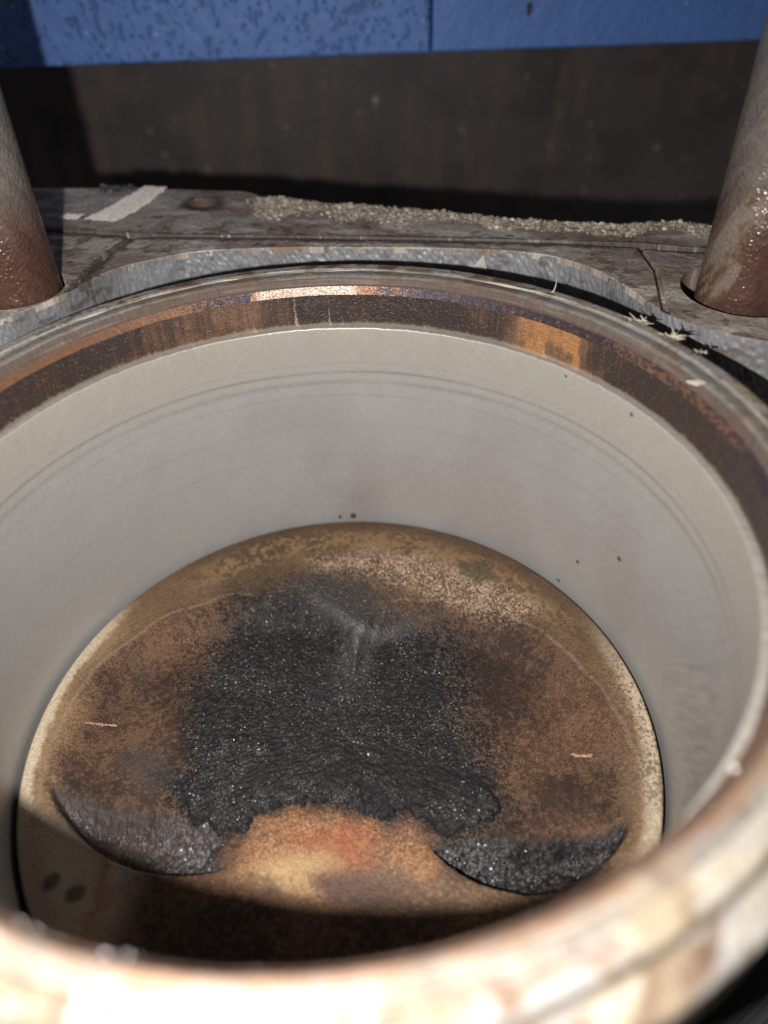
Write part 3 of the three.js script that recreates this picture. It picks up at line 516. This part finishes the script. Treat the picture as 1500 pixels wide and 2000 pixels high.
// ---------------------------------------------------------------- blue castings and dark housing behind the deck
{
  const AZ = 18.4 * Math.PI / 180, dir = new THREE.Vector3(Math.cos(AZ), 0, -Math.sin(AZ)), nor = new THREE.Vector3(Math.sin(AZ), 0, Math.cos(AZ));
  const onPlane = (u, v, p0) => { const d = ray(u, v), t = nor.dot(p0.clone().sub(EYE)) / nor.dot(d); return EYE.clone().addScaledVector(d, t); };
  const P0 = new THREE.Vector3(-0.6, 0, -3.0);
  const low = onPlane(750, 107, P0), seam = onPlane(842, 60, P0);
  const s0 = seam.clone().sub(P0).dot(dir), yLow = low.y;
  const make = (name, a, b, label, rough, seedX) => {
    const W = b - a, H = 3.0, D = 2.2, o = thing(name, label, 'engine cover', 'blue covers behind the deck');
    const c = P0.clone().addScaledVector(dir, (a + b) / 2); o.position.set(c.x * R, yLow * R, c.z * R); o.rotation.y = AZ;
    const bw = 0.016;
    const s = new THREE.Shape(); s.moveTo(-W / 2, 0); s.lineTo(W / 2, 0); s.lineTo(W / 2, H); s.lineTo(-W / 2, H); s.closePath();
    const g = new THREE.ExtrudeGeometry(s, { depth: D - bw, bevelEnabled: true, bevelThickness: bw, bevelSize: bw, bevelOffset: -bw, bevelSegments: 5 }); g.translate(0, 0, -D);
    const p = g.attributes.position, uv = new Float32Array(p.count * 2); for (let i = 0; i < p.count; i++) { uv[2 * i] = (p.getX(i) + W / 2) / 4 + 0.2 * p.getZ(i); uv[2 * i + 1] = p.getY(i) / 4 + 0.13 * p.getZ(i); } g.setAttribute('uv', new THREE.BufferAttribute(uv, 2));
    const map = colorTex(1024, 1024, (u, v) => {
      const x = u * 4 + seedX, y = v * 4, n = fbm(x * 4, y * 4, 4), pit = ss(0.60, 0.72, 0.5 * vn(x * 44, y * 26) + 0.5 * vn(x * 80, y * 60)) * rough, g1 = vn(x * 130, y * 130);
      let c = mix3([0.066, 0.150, 0.410], [0.082, 0.176, 0.460], n);
      c = mix3(c, [0.014, 0.030, 0.085], pit * 0.45);
      if (hash((x * 60) | 0, (y * 60) | 0) > 0.997) c = mix3(c, [0.4, 0.45, 0.55], 0.4);
      const f = 0.93 + 0.14 * g1; return [c[0] * f, c[1] * f, c[2] * f];
    }, THREE.RepeatWrapping);
    const bmp = dataTex(1024, 1024, (u, v) => { const x = u * 4 + seedX, y = v * 4; return 0.6 * fbm(x * 16, y * 13, 3) + 0.4 * (1 - ss(0.58, 0.74, 0.5 * vn(x * 44, y * 26) + 0.5 * vn(x * 80, y * 60)) * rough); }, THREE.RepeatWrapping);
    mesh('painted_face', g, std({ map, bumpMap: bmp, bumpScale: 0.0009, roughness: 0.55 }), o);
    return o;
  };
  make('blue_cover', s0 - 6, s0 - 0.005, 'blue painted casting with pitted rough paint, beside the seam', 1, 0);
  make('blue_cover_001', s0 + 0.005, s0 + 6, 'blue painted casting with smoother paint and one dark chip', 0.25, 9);
  // one dark chip hole in the smoother cover
  { const q = onPlane(1034, 16, P0), g = new THREE.CircleGeometry(1, 20); const p = g.attributes.position; for (let i = 0; i < p.count; i++) { const a = Math.atan2(p.getY(i), p.getX(i)), k = 0.8 + 0.4 * vn(Math.cos(a) * 2 + 4, Math.sin(a) * 2); p.setXYZ(i, p.getX(i) * 0.014 * k, p.getY(i) * 0.03 * k, 0); } g.rotateY(AZ); q.addScaledVector(nor, 0.003); g.translate(q.x, q.y, q.z); tag(mesh('paint_chip', g, std({ color: new THREE.Color().setRGB(0.02, 0.02, 0.03), roughness: 0.8, side: THREE.DoubleSide })), 'small dark chip in the smoother blue paint', 'paint chip'); }
  // dark oily housing below and behind the blue covers
  const Z0 = P0.clone().addScaledVector(nor, -2.0), W = 16, H = 6;
  const h = thing('dark_housing', 'dark oily brown housing wall under the blue covers', 'housing');
  h.position.set(Z0.x * R, (yLow - H) * R, Z0.z * R); h.rotation.y = AZ;
  const g = new THREE.BoxGeometry(W, H + 0.6, 0.4, 1, 1, 1); g.translate(0, (H + 0.6) / 2, -0.2);
  { const p = g.attributes.position, uv = g.attributes.uv; for (let i = 0; i < p.count; i++) { uv.setXY(i, (p.getX(i) + 4) / 8, (p.getY(i) - H + 2) / 2.6); } }
  const map = colorTex(1536, 512, (u, v) => {
    const x = u * 8, y = v * 2.6, n = fbm(x * 2, y * 2, 4), st = fbm(x * 9, y * 1.2, 3), g1 = vn(x * 70, y * 70);
    let c = mix3([0.070, 0.058, 0.053], [0.108, 0.086, 0.076], n); c = mix3(c, [0.14, 0.098, 0.074], ss(0.5, 0.72, st) * 0.5); c = mix3(c, [0.045, 0.038, 0.036], ss(0.52, 0.7, fbm(x * 3 + 9, y * 4, 3)) * 0.5);
    const sp = vn(x * 34 + 3, y * 34); if (sp > 0.925) c = mix3(c, [0.42, 0.38, 0.33], ss(0.925, 0.98, sp) * 0.8);
    const f = 0.88 + 0.24 * g1; return [c[0] * f, c[1] * f, c[2] * f];
  }, THREE.RepeatWrapping);
  mesh('wall_panel', g, std({ map, roughness: 0.55 }), h);
  // pale drop of sealant on the housing
  { const q = onPlane(733, 195, Z0), d = new THREE.SphereGeometry(0.02, 12, 8); d.scale(1, 1.2, 0.35); d.translate(q.x, q.y, q.z); tag(mesh('sealant_drop', d, std({ color: new THREE.Color().setRGB(0.5, 0.47, 0.42), roughness: 0.6 })), 'small pale drop stuck on the dark housing wall', 'drop'); }
}

// ---------------------------------------------------------------- dirt on the deck and liner
function grains(name, label, category, list, colors, flat = 0.6) {
  const g = new THREE.IcosahedronGeometry(1, 0); g.scale(R, R * flat, R);
  const im = new THREE.InstancedMesh(g, std({ color: 0xffffff, roughness: 0.85 }), list.length), m4 = new THREE.Matrix4(), q = new THREE.Quaternion(), e = new THREE.Euler(), c = new THREE.Color();
  list.forEach(([x, y, z, s], i) => { e.set((rnd() - 0.5) * 0.9, rnd() * 6, (rnd() - 0.5) * 0.9); q.setFromEuler(e); m4.compose(new THREE.Vector3(x * R, y * R, z * R), q, new THREE.Vector3(s * (0.7 + 0.9 * rnd()), s * (0.6 + 0.6 * rnd()), s * (0.7 + 0.6 * rnd()))); im.setMatrixAt(i, m4); const k = colors[(rnd() * colors.length) | 0], f = 0.75 + 0.5 * rnd(); c.setRGB(k[0] * f, k[1] * f, k[2] * f); im.setColorAt(i, c); });
  im.name = name; im.userData = { label, category, kind: 'stuff' }; im.castShadow = im.receiveShadow = true; scene.add(im); return im;
}
{
  const line = [[490, 392], [540, 392], [620, 402], [720, 408], [860, 420], [1010, 437], [1120, 442], [1220, 447], [1310, 440], [1400, 450]];
  const list = [];
  for (let i = 0; i < 30000; i++) {
    const t = rnd() * (line.length - 1), k = t | 0, f = t - k, u = mix(line[k][0], line[k + 1][0], f), v = mix(line[k][1], line[k + 1][1], f);
    const dens = fbm(u * 0.022, 3, 3); if (rnd() > ss(0.25, 0.7, dens) + 0.1) continue;
    if (fbm(u * 0.06, 8, 2) < 0.40 && rnd() < 0.75) continue;
    const wide = (u < 800 ? 34 : 17) * (0.5 + fbm(u * 0.03, 5, 2)), dv = Math.abs(rnd() + rnd() - 1) * wide - 3, [x, z] = xz(u + (rnd() - 0.5) * 26, v + dv), s = 0.0010 + 0.0028 * rnd() ** 2 + 0.007 * rnd() ** 16;
    list.push([x, DY + s * 0.35 + (dv < 5 ? 0.012 * rnd() : 0), z, s]);
  }
  grains('dust_grains', 'sandy beige grit heaped along the back edge of the deck', 'grit', list, [[0.46, 0.40, 0.31], [0.36, 0.30, 0.23], [0.24, 0.19, 0.145], [0.18, 0.14, 0.11], [0.52, 0.47, 0.38]]);
  // pale powder wiped across the deck
  const P = [[165, 428], [225, 432], [258, 415], [312, 380], [322, 366], [285, 364], [262, 378], [215, 405]].map(([u, v]) => xz(u, v)), Q = [[113, 426], [150, 428], [160, 419], [132, 419]].map(([u, v]) => xz(u, v));
  const pl = [];
  for (const poly of [P, Q]) { let x0 = 9, x1 = -9, z0 = 9, z1 = -9; for (const [x, z] of poly) { x0 = Math.min(x0, x); x1 = Math.max(x1, x); z0 = Math.min(z0, z); z1 = Math.max(z1, z); } for (let i = 0; i < (poly === P ? 36000 : 5000); i++) { const x = mix(x0, x1, rnd()), z = mix(z0, z1, rnd()), d = sdPoly(poly, x + 0.03 * (fbm(x * 20, z * 20, 3) - 0.5), z) + 0.13 * rnd() ** 1.5 * (0.5 + fbm(x * 30, z * 12, 3)); if (d < 0.006) { const s = 0.0018 + 0.003 * rnd() ** 2; pl.push([x, DY + s * 0.2, z, s]); } } }
  grains('powder_streak', 'pale cream powder wiped across the deck beside the stud', 'powder', pl, [[0.80, 0.76, 0.69], [0.74, 0.69, 0.62], [0.64, 0.59, 0.52]], 0.45);
  // black oily swarf at the deck's back edge
  const sw = []; for (let i = 0; i < 260; i++) { const [x, z] = xz(200 + 65 * rnd(), 366 + 9 * rnd()), s = 0.005 + 0.008 * rnd(); sw.push([x, DY + s * 0.4, z, s]); }
  grains('oily_swarf', 'small patch of black oily swarf behind the powder streak', 'swarf', sw, [[0.03, 0.03, 0.035], [0.10, 0.10, 0.11]]);

  // fibres caught on the liner's outer edge
  const strandMat = std({ color: new THREE.Color().setRGB(0.52, 0.46, 0.36), roughness: 0.8 });
  const strand = (b, d, bend, r, n = 8) => { const pts = []; for (let k = 0; k <= 4; k++) { const t = k / 4; pts.push(new THREE.Vector3(b.x + d.x * t + bend.x * t * t, b.y + d.y * t + bend.y * t * t, b.z + d.z * t + bend.z * t * t)); } const g = new THREE.TubeGeometry(new THREE.CatmullRomCurve3(pts), n, r, 5); const p = g.attributes.position; for (let i = 0; i <= n; i++) { const c = new THREE.CatmullRomCurve3(pts).getPointAt(i / n), s = 1 - 0.75 * i / n; for (let j = 0; j <= 5; j++) { const q = i * 6 + j; p.setXYZ(q, c.x + (p.getX(q) - c.x) * s, c.y + (p.getY(q) - c.y) * s, c.z + (p.getZ(q) - c.z) * s); } } return g; };
  const tuft = (name, u, v, n, size, label) => {
    const b = pix(u, v, 0.006), gs = [];
    for (let i = 0; i < n; i++) { const a = rnd() * TAU, h = size * (0.3 + 0.6 * rnd()), bb = b.clone().add(new THREE.Vector3((rnd() - 0.5) * size * 0.9, -0.004, (rnd() - 0.5) * size * 0.4)); gs.push(strand(bb, new THREE.Vector3(Math.cos(a) * h * 0.7, h * (0.05 + 0.45 * rnd()), -Math.sin(a) * h * 0.7), new THREE.Vector3((rnd() - 0.5) * h, (rnd() - 0.7) * h * 0.5, (rnd() - 0.5) * h), 0.0016 + 0.0026 * rnd())); }
    tag(mesh(name, mergeGeometries(gs), strandMat), label, 'fibre', 'frayed fibres on the liner rim');
  };
  { const b = pix(1076, 572, 0.006); tag(mesh('loose_fibre', mergeGeometries([strand(b, new THREE.Vector3(0.026, 0.006, -0.006), new THREE.Vector3(-0.014, 0.036, -0.004), 0.0028, 12), strand(b.clone().add(new THREE.Vector3(0, -0.003, 0)), new THREE.Vector3(-0.045, 0.008, 0.006), new THREE.Vector3(0, -0.004, 0.01), 0.004)]), strandMat), 'single curved pale fibre standing up on the liner rim', 'fibre', 'frayed fibres on the liner rim'); }
  tuft('fibre_tuft', 1249, 628, 34, 0.05, 'largest tuft of frayed pale fibres on the liner rim');
  tuft('fibre_tuft_001', 1312, 657, 46, 0.045, 'low crumbly tuft of pale fibres between two smaller tufts on rim');
  tuft('fibre_tuft_002', 1371, 686, 7, 0.026, 'smallest pale fibre tuft on the liner rim beside the stud');
  tuft('fibre_tuft_003', 792, 525, 8, 0.022, 'tiny pale crumb of fibres on the liner rim midway between studs');
  // tiny shiny beads added on the near lip to catch flash glints
  const gl = []; for (let i = 0; i < 170; i++) { const a = 4.25 + (rnd() < 0.6 ? 0.55 : 1.5) * rnd(), r = 1.026 + 0.05 * rnd() ** 1.5, s = 0.0009 + 0.0011 * rnd(); gl.push([r * Math.cos(a), (r < 1.034 ? -0.045 + (r - 1.024) * 1.8 : r < 1.05 ? -0.027 + (r - 1.034) * 1.6 : 0.004) + s * 0.4, -r * Math.sin(a), s]); }
  const gm = grains('glint_beads', 'tiny shiny beads added on the near lip of the liner for flash glints', 'grit', gl, [[0.85, 0.84, 0.82]], 1); gm.material.metalness = 1; gm.material.roughness = 0.28;
  // flakes
  const flake = (name, u, v, y, pts, col, label, cat) => { const b = pix(u, v, y), s = new THREE.Shape(pts.map(([x, z]) => new THREE.Vector2(x, z))), g = new THREE.ExtrudeGeometry(s, { depth: 0.004, bevelEnabled: false }); g.rotateX(-Math.PI / 2 + 0.1); g.translate(b.x, b.y, b.z); tag(mesh(name, g, std({ color: new THREE.Color().setRGB(...col), roughness: 0.7, side: THREE.DoubleSide })), label, cat); };
  flake('pale_chip', 1358, 748, 0.005, [[-0.022, 0], [0.004, -0.012], [0.026, 0.004], [0.008, 0.012]], [0.62, 0.56, 0.46], 'white curled chip lying on the liner seal ring', 'chip');
  // triangle of old paint left on the silver wall
  { const tri = [[945, 497], [952, 530], [922, 524]].map(([u, v]) => { const d = ray(u, v); let best = null, bt = 1e9; for (let i = 0; i < recess.length; i++) { const p = recess[i], q = recess[(i + 1) % recess.length], ex = q[0] - p[0], ez = q[1] - p[1], den = d.x * ez - d.z * ex; if (Math.abs(den) < 1e-9) continue; const t = ((p[0] - EYE.x) * ez - (p[1] - EYE.z) * ex) / den, s = ((p[0] - EYE.x) * d.z - (p[1] - EYE.z) * d.x) / den; if (s >= 0 && s <= 1 && t > 2.2 && t < bt) { bt = t; best = EYE.clone().addScaledVector(d, t * 0.996); } } return best; });
    const g = new THREE.BufferGeometry(); const c = tri[0].clone().add(tri[1]).add(tri[2]).divideScalar(3).addScaledVector(EYE.clone().sub(tri[0]).normalize(), 0.006); g.setAttribute('position', new THREE.Float32BufferAttribute([tri[0], tri[2], c, tri[2], tri[1], c, tri[1], tri[0], c].flatMap((p) => [p.x, p.y, p.z]), 3)); g.computeVertexNormals();
    tag(mesh('paint_flake', g, std({ color: new THREE.Color().setRGB(0.40, 0.38, 0.33), roughness: 0.7, side: THREE.DoubleSide })), 'beige triangular paint flake on the silver recess wall', 'paint flake'); }
  // carbon crumbs on the far edge of the piston
  [[664, 1008, 0.007, 'smaller black carbon crumb at the far edge of the piston'], [690, 1006, 0.011, 'larger black carbon crumb at the far edge of the piston']].forEach(([u, v, s, label], i) => { const b = pixBore(u, v), g = new THREE.IcosahedronGeometry(s, 1); const p = g.attributes.position; for (let k = 0; k < p.count; k++) { const f = 0.75 + 0.5 * vn(p.getX(k) * 200, p.getY(k) * 200 + p.getZ(k) * 90); p.setXYZ(k, p.getX(k) * f, p.getY(k) * f, p.getZ(k) * f); } g.computeVertexNormals(); g.translate(b.x * 0.995, b.y, b.z * 0.995); tag(mesh(i ? 'carbon_crumb_001' : 'carbon_crumb', g, std({ color: new THREE.Color().setRGB(0.03, 0.027, 0.027), roughness: 0.7 })), label, 'crumb', 'carbon crumbs'); });
  // two pale scratches' raised burrs on the crown
  [[168, 1412, 228, 1416, 'pale burr scratch on brown lacquer, on the side of the scraped rim'], [1118, 1474, 1158, 1476, 'short pale burr scratch on brown lacquer near the sooty pocket']].forEach(([u0, v0, u1, v1, label], i) => { const a = pixCrown(u0, v0), b = pixCrown(u1, v1), gs = []; for (let k = 0; k < 18; k++) { const t = k / 18 + 0.03 * rnd(), x = mix(a[0], b[0], t), z = mix(a[1], b[1], t) + 0.006 * (rnd() - 0.5), g = new THREE.IcosahedronGeometry(0.006, 0); g.scale(1.0 + rnd(), 0.3, 0.25 + 0.45 * rnd()); g.translate(x, crownY(x, z) + 0.001, z); gs.push(g); } tag(mesh(i ? 'scratch_burr_001' : 'scratch_burr', mergeGeometries(gs), std({ color: new THREE.Color().setRGB(0.36, 0.22, 0.14), roughness: 0.5 })), label, 'scratch', 'scratches on the crown'); });
}

// ---------------------------------------------------------------- the flash that lights the picture
{
  const o = thing('flash_lamp', 'small round white camera flash held above the near liner rim', 'flash');
  o.position.copy(FLASH).multiplyScalar(R); o.lookAt(o.position.clone().add(camDir));
  const h = new THREE.CylinderGeometry(0.05, 0.05, 0.04, 32); h.rotateX(Math.PI / 2); h.translate(0, 0, -0.032);
  mesh('housing', h, std({ color: 0x151515, roughness: 0.6 }), o);
  const d = new THREE.CircleGeometry(0.03, 32); d.translate(0, 0, -0.008);
  mesh('lens', d, std({ color: 0xffffff, emissive: 0xfff4e4, emissiveIntensity: 2, roughness: 0.3 }), o);
}
renderer.render(scene, camera);
